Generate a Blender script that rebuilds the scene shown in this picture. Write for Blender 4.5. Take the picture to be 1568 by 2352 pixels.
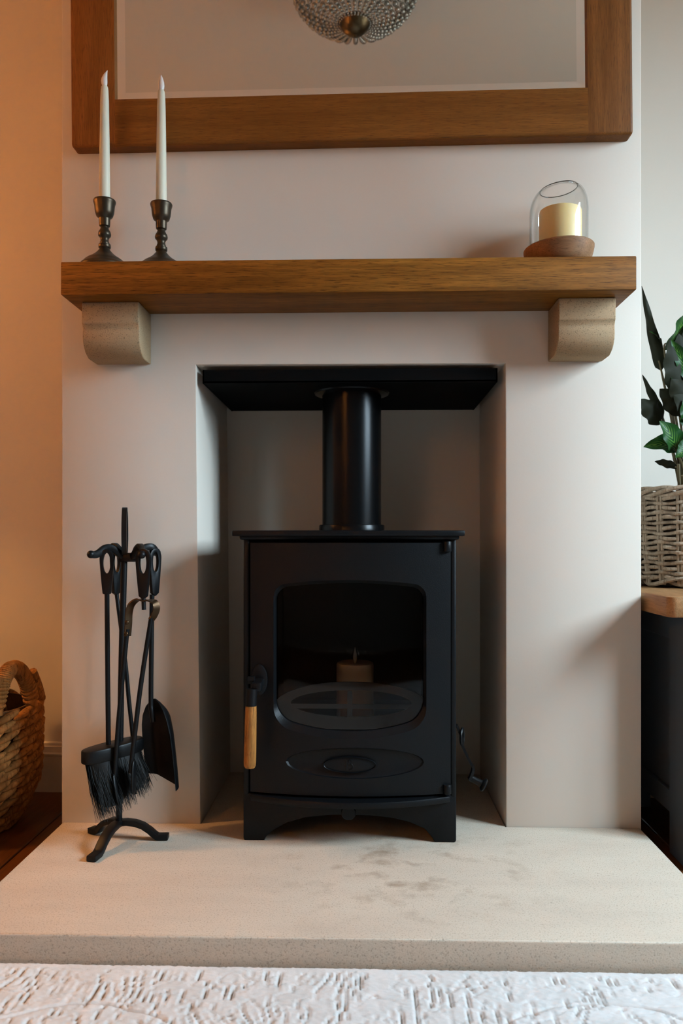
import bpy, bmesh, math, random
from mathutils import Vector, Matrix, noise
R = math.radians
PI = math.pi
random.seed(7)
S = bpy.context.scene
for o in list(bpy.data.objects):
    bpy.data.objects.remove(o)
COL = S.collection

# ------------------------------------------------------------------ camera, world, exposure
cam = bpy.data.cameras.new('camera')
cam.sensor_fit = 'VERTICAL'; cam.sensor_height = 36; cam.sensor_width = 24
cam.lens = 28; cam.shift_y = 64 / 2352
cam.clip_start = .02
cam.dof.use_dof = True; cam.dof.focus_distance = 1.5; cam.dof.aperture_fstop = 5.0
camo = bpy.data.objects.new('camera', cam); COL.objects.link(camo)
camo.location = (0, -1.588, .619); camo.rotation_euler = (R(90), 0, R(1.69))
S.camera = camo
S.view_settings.view_transform = 'Standard'; S.view_settings.look = 'None'
S.view_settings.gamma = 1; S.view_settings.use_curve_mapping = False
S.view_settings.exposure = 0.0
S.cycles.max_bounces = 8; S.cycles.diffuse_bounces = 4; S.cycles.glossy_bounces = 4; S.cycles.transparent_max_bounces = 12
S.cycles.use_adaptive_sampling = True; S.cycles.adaptive_threshold = .025

SKY = 99.0            # overcast sky seen through the window
LAMP = 46.0           # floor lamp by the left alcove, watts
FILL_LAMP = 42.0          # added warm fill light behind the camera, shaped as a floor lamp, watts
w = bpy.data.worlds.new('overcast_sky'); S.world = w; w.use_nodes = True
nt = w.node_tree; bg = nt.nodes['Background']
tc = nt.nodes.new('ShaderNodeTexCoord'); sx = nt.nodes.new('ShaderNodeSeparateXYZ'); cr = nt.nodes.new('ShaderNodeValToRGB')
nt.links.new(tc.outputs['Generated'], sx.inputs[0])
mr = nt.nodes.new('ShaderNodeMapRange'); mr.inputs[1].default_value = -1; mr.inputs[2].default_value = 1
nt.links.new(sx.outputs[2], mr.inputs[0]); nt.links.new(mr.outputs[0], cr.inputs[0])
cr.color_ramp.elements[0].position = .485; cr.color_ramp.elements[0].color = (.07, .07, .065, 1)
cr.color_ramp.elements[1].position = .515; cr.color_ramp.elements[1].color = (.26, .335, .40, 1)
e_ = cr.color_ramp.elements.new(1.0); e_.color = (.66, .85, 1.0, 1)     # overcast: brighter towards the zenith
nt.links.new(cr.outputs[0], bg.inputs[0]); bg.inputs[1].default_value = SKY
WIN = dict(x=1.95, y0=-1.36, y1=-.38, z0=1.0, z1=2.05)
pl = bpy.data.lights.new('window_portal', 'AREA'); pl.shape = 'RECTANGLE'
pl.size = WIN['z1'] - WIN['z0']; pl.size_y = WIN['y1'] - WIN['y0']; pl.cycles.is_portal = True
plo = bpy.data.objects.new('window_portal', pl); COL.objects.link(plo)
plo.location = (WIN['x'] + .02, (WIN['y0'] + WIN['y1']) / 2, (WIN['z0'] + WIN['z1']) / 2); plo.rotation_euler = (0, R(90), 0)

# ------------------------------------------------------------------ materials
def mat(name):
    m = bpy.data.materials.new(name); m.use_nodes = True
    return m, m.node_tree, m.node_tree.nodes['Principled BSDF']
def N(nt, t, **kw):
    n = nt.nodes.new(t)
    for k, v in kw.items(): setattr(n, k, v)
    return n
def setspec(b, v): b.inputs['Specular IOR Level'].default_value = v
def noise_tex(nt, vec, scale, detail=4, rough=.55, mapping=None):
    if mapping:
        mp = N(nt, 'ShaderNodeMapping'); mp.inputs['Scale'].default_value = mapping
        nt.links.new(vec, mp.inputs[0]); vec = mp.outputs[0]
    n = N(nt, 'ShaderNodeTexNoise'); n.inputs['Scale'].default_value = scale
    n.inputs['Detail'].default_value = detail; n.inputs['Roughness'].default_value = rough
    nt.links.new(vec, n.inputs['Vector'])
    return n.outputs[0]
def ramp(nt, fac, stops):
    r = N(nt, 'ShaderNodeValToRGB')
    while len(r.color_ramp.elements) < len(stops): r.color_ramp.elements.new(.5)
    for e, (p, c) in zip(r.color_ramp.elements, stops):
        e.position = p; e.color = (*c, 1) if not isinstance(c, (int, float)) else (c, c, c, 1)
    nt.links.new(fac, r.inputs[0]); return r.outputs[0]
def mixc(nt, fac, a, b, mode='MIX'):
    m = N(nt, 'ShaderNodeMix', data_type='RGBA', blend_type=mode)
    for s, v in ((m.inputs[0], fac), (m.inputs[6], a), (m.inputs[7], b)):
        if hasattr(v, 'links'): nt.links.new(v, s)
        elif isinstance(v, (int, float)): s.default_value = v
        else: s.default_value = (*v, 1)
    return m.outputs[2]
def bump(nt, b, h, strength, dist):
    bp = N(nt, 'ShaderNodeBump'); bp.inputs['Strength'].default_value = strength; bp.inputs['Distance'].default_value = dist
    nt.links.new(h, bp.inputs['Height']); nt.links.new(bp.outputs[0], b.inputs['Normal'])
def objco(nt, kind='Object'):
    return N(nt, 'ShaderNodeTexCoord').outputs[kind]
def m_plain(name, c, rough=.5, metal=0, bs=0, bstr=.2, bd=.001, var=0, spec=.5):
    m, nt, b = mat(name)
    b.inputs['Base Color'].default_value = (*c, 1); b.inputs['Roughness'].default_value = rough; b.inputs['Metallic'].default_value = metal
    setspec(b, spec)
    v = objco(nt)
    if bs: bump(nt, b, noise_tex(nt, v, bs, 3), bstr, bd)
    if var:
        n = noise_tex(nt, v, 9, 5)
        nt.links.new(mixc(nt, 1, c, ramp(nt, n, [(.3, 1 - var), (.7, 1 + 0 * var)]), 'MULTIPLY'), b.inputs['Base Color'])
    return m
def m_wood(name, lo, hi, pore, axis='x', fine=1.0, rough=.45, bands=.5, rand=0.0):
    m, nt, b = mat(name); v = objco(nt)
    if rand:
        oi = N(nt, 'ShaderNodeObjectInfo'); ad = N(nt, 'ShaderNodeVectorMath', operation='ADD')
        sc = N(nt, 'ShaderNodeVectorMath', operation='SCALE'); sc.inputs['Scale'].default_value = 7
        cb = N(nt, 'ShaderNodeCombineXYZ')
        for i in range(3): nt.links.new(oi.outputs['Random'], cb.inputs[i])
        nt.links.new(cb.outputs[0], sc.inputs[0]); nt.links.new(sc.outputs[0], ad.inputs[0]); nt.links.new(v, ad.inputs[1]); v = ad.outputs[0]
    i = 'xyz'.index(axis)
    def sc3(l, a): s = [a, a, a]; s[i] = l; return s
    broad = noise_tex(nt, v, 1, 4, .6, sc3(2.2, 26))
    fineg = noise_tex(nt, v, 1, 6, .7, sc3(9 * fine, 190 * fine))
    por = noise_tex(nt, v, 1, 3, .6, sc3(30 * fine, 620 * fine))
    c = mixc(nt, ramp(nt, broad, [(.32, 0), (.68, 1)]), lo, hi)
    c = mixc(nt, ramp(nt, fineg, [(.42, bands), (.62, 0)]), c, tuple(x * .55 for x in lo))
    c = mixc(nt, ramp(nt, por, [(.34, .75), (.46, 0)]), c, pore)
    nt.links.new(c, b.inputs['Base Color']); b.inputs['Roughness'].default_value = rough; setspec(b, .13)
    bump(nt, b, mixc(nt, .5, fineg, por), .18, .0008)
    return m
def m_stone(name, base, alt, dark, speck=1.0, stain=None):
    m, nt, b = mat(name); v = objco(nt)
    n1 = noise_tex(nt, v, 7, 6, .6, (.6, 2.2, 4)); n2 = noise_tex(nt, v, 420, 3, .6); n3 = noise_tex(nt, v, 900, 2, .5); n4 = noise_tex(nt, v, 150, 4, .7, (.7, 1.2, 1.2))
    c = mixc(nt, ramp(nt, n1, [(.35, 0), (.7, 1)]), base, alt)
    c = mixc(nt, ramp(nt, n2, [(.33, .55 * speck), (.45, 0)]), c, dark)
    c = mixc(nt, ramp(nt, n4, [(.28, .6 * speck), (.36, 0)]), c, tuple(x * .7 for x in dark))
    c = mixc(nt, ramp(nt, n3, [(.4, .35 * speck), (.6, 0)]), c, tuple(x * .8 for x in base))
    if stain:
        n5 = noise_tex(nt, v, 17, 5, .6, (1, 1.2, 1))
        mp = N(nt, 'ShaderNodeMapping'); mp.inputs['Location'].default_value = (-stain[0], -stain[1], -.05)
        nt.links.new(v, mp.inputs[0])
        ln = N(nt, 'ShaderNodeVectorMath', operation='LENGTH'); nt.links.new(mp.outputs[0], ln.inputs[0])
        msk = ramp(nt, ln.outputs['Value'], [(.08, 1), (.30, 0)])
        st = ramp(nt, n5, [(.52, 0), (.74, .75)])
        f = mixc(nt, 1, msk, st, 'MULTIPLY')
        c = mixc(nt, f, c, (.23, .155, .095))
    nt.links.new(c, b.inputs['Base Color']); b.inputs['Roughness'].default_value = .8; setspec(b, .25)
    bump(nt, b, mixc(nt, .5, n2, n4), .35, .0012)
    return m
def m_glass(name, tint, fres=1.45, edge=None, gr=.0):
    m, nt, b = mat(name); out = nt.nodes['Material Output']; nt.nodes.remove(b)
    t = N(nt, 'ShaderNodeBsdfTransparent'); g = N(nt, 'ShaderNodeBsdfGlossy'); g.inputs['Roughness'].default_value = gr
    t.inputs[0].default_value = (*tint, 1)
    if edge:
        lw = N(nt, 'ShaderNodeLayerWeight'); lw.inputs[0].default_value = .5
        nt.links.new(mixc(nt, ramp(nt, lw.outputs['Facing'], [(.55, 0), (1, 1)]), tint, edge), t.inputs[0])
    f0 = ((fres - 1) / (fres + 1)) ** 2        # Schlick reflectance, the same from either side of the wall
    lf = N(nt, 'ShaderNodeLayerWeight'); lf.inputs[0].default_value = .5
    p5 = N(nt, 'ShaderNodeMath', operation='POWER'); nt.links.new(lf.outputs['Facing'], p5.inputs[0]); p5.inputs[1].default_value = 5
    fr = N(nt, 'ShaderNodeMath', operation='MULTIPLY_ADD'); nt.links.new(p5.outputs[0], fr.inputs[0]); fr.inputs[1].default_value = 1 - f0; fr.inputs[2].default_value = f0
    mx = N(nt, 'ShaderNodeMixShader')
    nt.links.new(fr.outputs[0], mx.inputs[0]); nt.links.new(t.outputs[0], mx.inputs[1]); nt.links.new(g.outputs[0], mx.inputs[2])
    nt.links.new(mx.outputs[0], out.inputs[0]); return m

M = {}
M['wall'] = m_plain('wall_paint', (.58, .518, .445), .75, bs=220, bstr=.12, bd=.0008, spec=.25)
M['ceiling'] = m_plain('ceiling_paint', (.62, .58, .53), .85)
M['room'] = m_plain('room_paint', (.30, .25, .21), .8)
M['skirting'] = m_plain('skirting_paint', (.62, .54, .44), .4)
M['mantel'] = m_wood('mantel_oak', (.150, .053, .006), (.295, .116, .016), (.035, .011, .002), 'x', 1.0, .5)
M['frame_h'] = m_wood('mirror_oak_rail', (.140, .050, .008), (.210, .081, .015), (.07, .025, .007), 'x', 1.3, .5, .3)
M['frame_v'] = m_wood('mirror_oak_stile', (.128, .045, .008), (.215, .084, .020), (.07, .025, .007), 'z', 1.3, .5, .3)
M['side_oak'] = m_wood('sideboard_oak', (.30, .15, .06), (.42, .235, .11), (.17, .075, .028), 'y', 1.0, .5, .4)
M['grip'] = m_wood('handle_ash', (.30, .12, .026), (.47, .205, .055), (.07, .025, .008), 'z', 1.2, .45, .75)
M['dish'] = m_wood('dish_wood', (.16, .075, .033), (.26, .135, .064), (.09, .038, .016), 'x', 1.0, .55, .3)
M['floor'] = m_wood('floor_board', (.085, .026, .007), (.13, .045, .013), (.03, .01, .003), 'y', .6, .38, .4, 1)
M['corbel'] = m_stone('corbel_stone', (.37, .255, .145), (.295, .19, .10), (.10, .062, .033), 1.6)
M['hearth'] = m_stone('hearth_stone', (.55, .465, .37), (.48, .40, .318), (.18, .13, .09), 1.3, stain=(.08, -.2))
M['iron'] = m_plain('cast_iron_black', (.0026, .0031, .0039), .42, bs=600, bstr=.4, bd=.0006, spec=.20)
M['iron2'] = m_plain('forged_iron_black', (.0028, .0030, .0035), .42, bs=260, bstr=.2, bd=.0005, spec=.24)
M['soot'] = m_plain('soot_black', (.0018, .0018, .0018), .8, spec=.08)
M['liner'] = m_plain('sooty_liner', (.004, .0037, .0034), .9, spec=.05)
M['fluepaint'] = m_plain('flue_paint', (.0020, .0022, .0025), .27, spec=.16)
M['guard'] = m_plain('dusty_iron', (.075, .068, .068), .8, var=.3, bs=60, bstr=.2)
M['bronze'] = m_plain('aged_bronze', (.070, .051, .033), .40, .85, var=.45, bs=90, bstr=.1)
M['wax'] = m_plain('white_wax', (.60, .575, .455), .45); M['wax'].node_tree.nodes['Principled BSDF'].inputs['Subsurface Weight'].default_value = .25
M['wax'].node_tree.nodes['Principled BSDF'].inputs['Subsurface Radius'].default_value = (.01, .007, .004)
M['flame'] = m_plain('plastic_flame', (.66, .60, .55), .35)
M['cream'] = m_plain('cream_wax', (.74, .57, .27), .5); M['cream'].node_tree.nodes['Principled BSDF'].inputs['Subsurface Weight'].default_value = .4
M['cream'].node_tree.nodes['Principled BSDF'].inputs['Subsurface Radius'].default_value = (.02, .012, .005)
M['ledwax'] = m_plain('ivory_wax', (.80, .66, .50), .55)
M['dome'] = m_glass('clear_glass', (.985, .985, .98), 1.5, (.80, .80, .785))
M['pane'] = m_glass('window_glass', (.97, .98, .98), 1.3)
M['stoveglass'] = m_glass('stove_glass', (.50, .46, .42), 1.30, gr=.03)
m, nt_, b = mat('mirror_silver'); b.inputs['Base Color'].default_value = (.80, .83, .81, 1); b.inputs['Metallic'].default_value = 1; b.inputs['Roughness'].default_value = .015; M['mirror'] = m
m, nt_, b = mat('mirror_bevel_silver'); b.inputs['Base Color'].default_value = (.97, .98, .97, 1); b.inputs['Metallic'].default_value = 1; b.inputs['Roughness'].default_value = .02; M['mirror2'] = m
M['brass'] = m_plain('antique_brass', (.13, .092, .052), .38, 1, var=.5)
m, nt_, b = mat('crystal_bead'); out = nt_.nodes['Material Output']; nt_.nodes.remove(b)
g1 = N(nt_, 'ShaderNodeBsdfGlossy'); g1.inputs[0].default_value = (.85, .85, .82, 1); g1.inputs['Roughness'].default_value = .06
t1 = N(nt_, 'ShaderNodeBsdfTransparent'); t1.inputs[0].default_value = (.34, .32, .29, 1)
x1 = N(nt_, 'ShaderNodeMixShader'); x1.inputs[0].default_value = .5
nt_.links.new(t1.outputs[0], x1.inputs[1]); nt_.links.new(g1.outputs[0], x1.inputs[2]); nt_.links.new(x1.outputs[0], out.inputs[0]); M['bead'] = m
M['bristle'] = m_plain('black_bristle', (.004, .0035, .003), .5, spec=.25)
M['navy'] = m_plain('slate_blue_paint', (.068, .084, .105), .35, bs=120, bstr=.08)
M['willow'] = m_wood('grey_willow', (.30, .215, .145), (.46, .365, .27), (.16, .10, .06), 'z', .5, .7, .4, 1)
M['willow_dark'] = m_plain('dark_liner', (.05, .032, .02), .9)  # dark brown lining inside the wicker planter
M['hyacinth'] = m_wood('water_hyacinth', (.25, .10, .024), (.44, .20, .058), (.09, .032, .008), 'z', .35, .75, .6, 1)
M['bark'] = m_plain('log_bark', (.19, .10, .035), .9, bs=60, bstr=.8, bd=.004, var=.6)
M['logend'] = m_plain('log_end', (.42, .27, .12), .85, var=.4)
M['soil'] = m_plain('potting_soil', (.02, .014, .01), .95, bs=150, bstr=.8, bd=.004)
M['stem'] = m_plain('plant_stem', (.10, .075, .03), .6)
M['lampshade'] = m_plain('linen_shade', (.7, .55, .38), .8)
# leaf: green pattern on top, purple underneath
m, nt_, b = mat('patterned_leaf'); M['leaf'] = m
uv = objco(nt_, 'UV'); sp = N(nt_, 'ShaderNodeSeparateXYZ'); nt_.links.new(uv, sp.inputs[0])
du = N(nt_, 'ShaderNodeMath', operation='SUBTRACT'); nt_.links.new(sp.outputs[0], du.inputs[0]); du.inputs[1].default_value = .5
ab = N(nt_, 'ShaderNodeMath', operation='ABSOLUTE'); nt_.links.new(du.outputs[0], ab.inputs[0])
wv = N(nt_, 'ShaderNodeMath', operation='MULTIPLY_ADD'); nt_.links.new(ab.outputs[0], wv.inputs[0]); wv.inputs[1].default_value = -1.1; nt_.links.new(sp.outputs[1], wv.inputs[2])
sn = N(nt_, 'ShaderNodeMath', operation='MULTIPLY'); nt_.links.new(wv.outputs[0], sn.inputs[0]); sn.inputs[1].default_value = 46
si = N(nt_, 'ShaderNodeMath', operation='SINE'); nt_.links.new(sn.outputs[0], si.inputs[0])
stripe = ramp(nt_, si.outputs[0], [(.45, 0), (.8, 1)]); cen = ramp(nt_, ab.outputs[0], [(.0, 1), (.34, 0)])
c = mixc(nt_, mixc(nt_, 1, stripe, cen, 'MULTIPLY'), (.009, .042, .008), (.10, .21, .030))
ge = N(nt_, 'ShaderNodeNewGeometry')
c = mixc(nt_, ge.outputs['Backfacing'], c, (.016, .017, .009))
nt_.links.new(c, b.inputs['Base Color']); nt_.links.new(ramp(nt_, ge.outputs['Backfacing'], [(0, .38), (1, .62)]), b.inputs['Roughness']); setspec(b, .10)
# rug: pale pile over a tan ground that shows in the carved grooves
m, nt_, b = mat('carved_pile'); M['rug'] = m
v = objco(nt_); sp = N(nt_, 'ShaderNodeSeparateXYZ'); nt_.links.new(v, sp.inputs[0])
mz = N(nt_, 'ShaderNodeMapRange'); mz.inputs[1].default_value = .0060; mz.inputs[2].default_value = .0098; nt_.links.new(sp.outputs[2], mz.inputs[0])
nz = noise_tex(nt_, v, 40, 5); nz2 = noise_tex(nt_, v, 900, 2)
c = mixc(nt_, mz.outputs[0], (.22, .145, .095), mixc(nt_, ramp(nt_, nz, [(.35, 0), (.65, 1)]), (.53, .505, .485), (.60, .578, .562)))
nt_.links.new(c, b.inputs['Base Color']); b.inputs['Roughness'].default_value = .95; setspec(b, .1); bump(nt_, b, nz2, .5, .001)

# ------------------------------------------------------------------ mesh helpers (world coordinates)
def join(*ms):
    V, F = [], []
    for v, f in ms:
        k = len(V); V += list(v); F += [tuple(i + k for i in q) for q in f]
    return V, F
def frombm(bm):
    bm.verts.index_update()
    r = ([tuple(v.co) for v in bm.verts], [tuple(v.index for v in f.verts) for f in bm.faces]); bm.free(); return r
def box(x0, x1, y0, y1, z0, z1, bev=0, seg=2):
    V = [(x, y, z) for x in (x0, x1) for y in (y0, y1) for z in (z0, z1)]
    F = [(0, 1, 3, 2), (4, 6, 7, 5), (0, 4, 5, 1), (2, 3, 7, 6), (0, 2, 6, 4), (1, 5, 7, 3)]
    if not bev: return V, F
    return bevel((V, F), bev, seg)
def bevel(m, bev, seg=2, pick=None, ang=30):
    bm = bmesh.new(); vs = [bm.verts.new(v) for v in m[0]]
    for f in m[1]: bm.faces.new([vs[i] for i in f])
    bmesh.ops.recalc_face_normals(bm, faces=bm.faces)
    es = [e for e in bm.edges if len(e.link_faces) == 2 and e.calc_face_angle() > R(ang) and (pick is None or pick(e))]
    bmesh.ops.bevel(bm, geom=es, offset=bev, segments=seg, profile=.5, affect='EDGES', clamp_overlap=True)
    return frombm(bm)
def extr(poly, fn, a, b):
    """prism: fn(u, v, t) -> point, t in (a, b)"""
    n = len(poly); V = [fn(u, v, a) for u, v in poly] + [fn(u, v, b) for u, v in poly]
    F = [tuple(range(n)), tuple(range(2 * n - 1, n - 1, -1))] + [(i, i + n, (i + 1) % n + n, (i + 1) % n) for i in range(n)]
    return V, F
def tube(path, r, n=10, side=None, w=None, h=None, closed=False, cap=True, twist=0):
    P = [Vector(p) for p in path]; m = len(P); V, F = [], []
    rr = r if isinstance(r, (list, tuple)) else [r] * m
    up = None
    for i in range(m):
        a = P[(i - 1) % m] if (i or closed) else P[i]; b = P[(i + 1) % m] if (i < m - 1 or closed) else P[i]
        t = (b - a).normalized()
        if side is not None:
            s = Vector(side); s = (s - t * s.dot(t)).normalized()
        else:
            if up is None:
                s = t.cross(Vector((0, 0, 1)) if abs(t.z) < .9 else Vector((1, 0, 0))).normalized()
            else:
                s = (up - t * up.dot(t)).normalized()
            up = s
        q = t.cross(s)
        if w is not None:
            cs = [(-w, -h), (w, -h), (w, h), (-w, h)]
            for u, v in cs: V.append(tuple(P[i] + s * u * rr[i] + q * v * rr[i]))
        else:
            for k in range(n):
                a_ = 2 * PI * k / n; V.append(tuple(P[i] + (s * math.cos(a_) + q * math.sin(a_)) * rr[i]))
    k = 4 if w is not None else n
    for i in range(m if closed else m - 1):
        for j in range(k):
            a, b = i * k + j, i * k + (j + 1) % k; c, d = ((i + 1) % m) * k + (j + 1) % k, ((i + 1) % m) * k + j
            F.append((a, b, c, d))
    if cap and not closed:
        F.append(tuple(range(k - 1, -1, -1))); F.append(tuple((m - 1) * k + j for j in range(k)))
    return V, F
def smoothpath(pts, n=6):
    P = [Vector(p) for p in pts]; out = []
    for i in range(len(P) - 1):
        p0 = P[max(i - 1, 0)]; p1 = P[i]; p2 = P[i + 1]; p3 = P[min(i + 2, len(P) - 1)]
        for k in range(n):
            t = k / n
            out.append(.5 * ((2 * p1) + (p2 - p0) * t + (2 * p0 - 5 * p1 + 4 * p2 - p3) * t * t + (3 * p1 - p0 - 3 * p2 + p3) * t ** 3))
    out.append(P[-1]); return [tuple(p) for p in out]
def lathe(prof, c, n=32, axis='z', cap=True):
    V, F = [], []
    for r, h in prof:
        for k in range(n):
            a = 2 * PI * k / n; u, v = r * math.cos(a), r * math.sin(a)
            V.append({'z': (c[0] + u, c[1] + v, c[2] + h), 'y': (c[0] + u, c[1] + h, c[2] + v), 'x': (c[0] + h, c[1] + u, c[2] + v)}[axis])
    for i in range(len(prof) - 1):
        for k in range(n):
            a, b = i * n + k, i * n + (k + 1) % n; F.append((a, b, b + n, a + n))
    if cap:
        if prof[0][0] > 1e-6: F.append(tuple(range(n - 1, -1, -1)))
        if prof[-1][0] > 1e-6: F.append(tuple((len(prof) - 1) * n + k for k in range(n)))
    return V, F
def ellipsoid(c, rx, ry, rz, n=16, m=10):
    V, F = lathe([(math.sin(PI * i / m), -math.cos(PI * i / m)) for i in range(m + 1)], (0, 0, 0), n, cap=False)
    return [(c[0] + x * rx, c[1] + y * ry, c[2] + z * rz) for x, y, z in V], F
def ringplate(outer, inner, fn, t0, t1):
    """flat plate with one hole: two matched loops, fn(u, v, t)"""
    n = len(outer); V = []
    for t in (t0, t1): V += [fn(u, v, t) for u, v in outer] + [fn(u, v, t) for u, v in inner]
    F = []
    for i in range(n):
        j = (i + 1) % n
        F += [(i, j, n + j, n + i), (2 * n + j, 2 * n + i, 3 * n + i, 3 * n + j), (j, i, 2 * n + i, 2 * n + j), (n + i, n + j, 3 * n + j, 3 * n + i)]
    return V, F
WL = {}
def obj(name, m, material, parent=None, smooth=40, base=None):
    V, F = m
    if parent is not None: o0 = WL[parent.name]
    elif base is not None: o0 = Vector(base)
    else:
        xs, ys, zs = zip(*V); o0 = Vector(((min(xs) + max(xs)) / 2, (min(ys) + max(ys)) / 2, min(zs)))
    me = bpy.data.meshes.new(name)
    me.from_pydata([tuple(Vector(v) - o0) for v in V], [], F)
    bm = bmesh.new(); bm.from_mesh(me)
    bmesh.ops.remove_doubles(bm, verts=bm.verts, dist=1e-6)
    bmesh.ops.dissolve_degenerate(bm, edges=bm.edges, dist=1e-7)
    if name not in ('leaf',): bmesh.ops.recalc_face_normals(bm, faces=bm.faces)
    bm.to_mesh(me); bm.free()
    me.materials.append(M[material] if isinstance(material, str) else material)
    if smooth:
        me.shade_smooth(); me.set_sharp_from_angle(angle=R(smooth))
    o = bpy.data.objects.new(name, me); COL.objects.link(o)
    if parent is not None: o.parent = parent
    else: o.location = o0
    WL[o.name] = o0
    return o
def tag(o, label, cat, group=None):
    o['label'] = label; o['category'] = cat
    if group: o['group'] = group
    return o
def thing(name, label, cat, loc, group=None):
    o = bpy.data.objects.new(name, None); COL.objects.link(o); o.location = loc; o.empty_display_size = .05
    WL[o.name] = Vector(loc); return tag(o, label, cat, group)
def struct(name, m, material, smooth=30, **k):
    o = obj(name, m, material, smooth=smooth, **k); o['kind'] = 'structure'; return o
def wcopy(o, parent=None, off=(0, 0, 0)):
    c = o.copy(); COL.objects.link(c); WL[c.name] = WL[o.name] + Vector(off)
    if parent is not None: c.parent = parent
    else: c.location = WL[c.name]
    for ch in list(o.children): wcopy(ch, c, off)
    return c

# ------------------------------------------------------------------ the room
CEIL = 2.5; AY = .36; XL, XR, YF = -1.95, 1.95, -3.0
fl = struct('floor', box(XL, XR, YF, AY, -.06, -.012), 'soot')
x = -.687
while x > XL: x -= .13
first = None
while x < XR:
    a, b_ = max(x + .0016, XL), min(x + .13 - .0016, XR)
    if b_ - a > .02:
        if abs(b_ - a - .1268) < 1e-6 and first is not None:
            p = first.copy(); COL.objects.link(p); p.parent = fl; p.location = (a - x0f, 0, 0)
        else:
            p = obj('floor_board', box(a, b_, YF, AY, -.012, 0, .0015, 1), 'floor', fl)
            if abs(b_ - a - .1268) < 1e-6: first = p; x0f = a
    x += .13
struct('ceiling', box(XL - .1, XR + .1, YF - .1, AY + .1, CEIL, CEIL + .1), 'ceiling')
struct('wall_alcove_left', box(XL, -.60, AY, AY + .1, 0, CEIL), 'wall')
struct('wall_alcove_right', box(.53, XR, AY, AY + .1, 0, CEIL), 'wall')
struct('wall_left', box(XL - .1, XL, YF, AY, 0, CEIL), 'room')
struct('wall_front', box(XL, XR, YF - .1, YF, 0, CEIL), 'room')
W = WIN
struct('wall_right', join(box(XR, XR + .12, YF, W['y0'], 0, CEIL), box(XR, XR + .12, W['y1'], AY, 0, CEIL),
                          box(XR, XR + .12, W['y0'], W['y1'], 0, W['z0']), box(XR, XR + .12, W['y0'], W['y1'], W['z1'], CEIL)), 'wall')
# chimney breast with the fireplace opening
po = [(-.611, 0), (-.611, CEIL), (.545, CEIL), (.545, 0), (.2795, 0), (.278, .969), (-.3387, .970), (-.329, 0)]
cb = extr(po, lambda u, v, t: (u, t, v), 0, AY + .04)
cb = bevel(cb, .0025, 2, lambda e: all(abs(v.co.y) < 1e-5 for v in e.verts) and not all(v.co.z < 1e-5 for v in e.verts) and not all(v.co.z > CEIL - 1e-4 for v in e.verts))
struct('wall_chimney_breast', cb, 'wall', 25)
struct('wall_fireplace_back', box(-.36, .30, .355, .398, 0, .99), 'wall')
# skirting boards with a moulded top
prof = [(0, 0), (.016, 0), (.016, .088), (.0175, .090), (.0175, .094), (.0145, .097), (.013, .104), (.0125, .110), (.0095, .1125), (.0085, .118), (.006, .121), (0, .121)]
for nm, xa, xb in (('baseboard_left', XL, -.612), ('baseboard_right', .546, XR)):
    struct(nm, extr(prof, lambda u, v, t: (t, AY - u, v), xa, xb), 'skirting', 20)
# window in the right wall, out of frame: the daylight comes through it
wf = struct('window_1', join(*[box(W['x'] + .03, W['x'] + .08, *q) for q in ((W['y0'], W['y1'], W['z0'], W['z0'] + .05), (W['y0'], W['y1'], W['z1'] - .05, W['z1']), (W['y0'], W['y0'] + .05, W['z0'], W['z1']), (W['y1'] - .05, W['y1'], W['z0'], W['z1']))]), 'skirting')
ym = (W['y0'] + W['y1']) / 2
obj('mullion', box(W['x'] + .03, W['x'] + .08, ym - .025, ym + .025, W['z0'] + .05, W['z1'] - .05), 'skirting', wf)
for a, b_ in ((W['y0'] + .05, ym - .025), (ym + .025, W['y1'] - .05)):
    obj('pane', box(W['x'] + .052, W['x'] + .056, a, b_, W['z0'] + .05, W['z1'] - .05), 'pane', wf, 0)

# ------------------------------------------------------------------ hearth, rug
hp = [(-.609, -.452), (.543, -.450), (.543, -.001), (.2775, -.001), (.2765, .354), (-.330, .354), (-.3275, -.001), (-.609, -.001)]
hm = extr(hp, lambda u, v, t: (u, v, t), 0, .05)
hm = bevel(hm, .0035, 3, lambda e: all(v.co.z > .049 for v in e.verts) and all(v.co.y < 0 for v in e.verts) and not all(abs(v.co.y + .001) < 1e-4 for v in e.verts))
tag(obj('hearth_slab', hm, 'hearth', None, 35, base=(0, 0, 0)), 'pale limestone hearth slab in front of and under the black stove', 'hearth')

def rug_h(x, y):
    d = -.456 - y
    wob = noise.noise((x * 30, y * 25, 1)) * .5 + noise.noise((x * 9, y * 9, 4)) * .9
    n1 = noise.noise((x * 14, y * 14, 9)); n2 = noise.noise((x * 60, y * 34, 3)); n3 = noise.noise((x * 300, y * 240, 5))
    rib = math.sin(x * 2 * PI / .0105 + wob * 2.0 + y * 25 * n1)
    seg = noise.noise((x * 95, y * 22, 7))
    g = max(0, min(1, (rib - .45) * 2.2)) * max(0, min(1, (n1 * .8 + seg * 1.5 + .08) * 2.2))
    worm = abs(noise.noise((x * 26, y * 26, 12)) + .35 * n2)
    g = max(g, max(0, 1 - worm / .04) * .6)
    for (cx, cy, rr) in ((-.36, -.70, .16), (.30, -.69, .17), (-.02, -.78, .15), (.62, -.72, .15), (-.68, -.74, .16)):
        q = math.hypot(x - cx, (y - cy) * 1.1) + .008 * noise.noise((x * 25, y * 25, 2))
        for r0 in (rr, rr * .62): g = max(g, max(0, 1 - abs(q - r0) / .0032) * .9)
    g *= max(0, min(1, (d - .013 - .010 * noise.noise((x * 20, 0, 0))) / .006))
    edge = max(0, min(1, d / .004))
    return .0115 * (.45 + .55 * edge) - .0047 * g + .0005 * n2 + .0011 * n3 + .0006 * n1
ys = [-.4535 - i * .00165 for i in range(130)]
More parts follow.
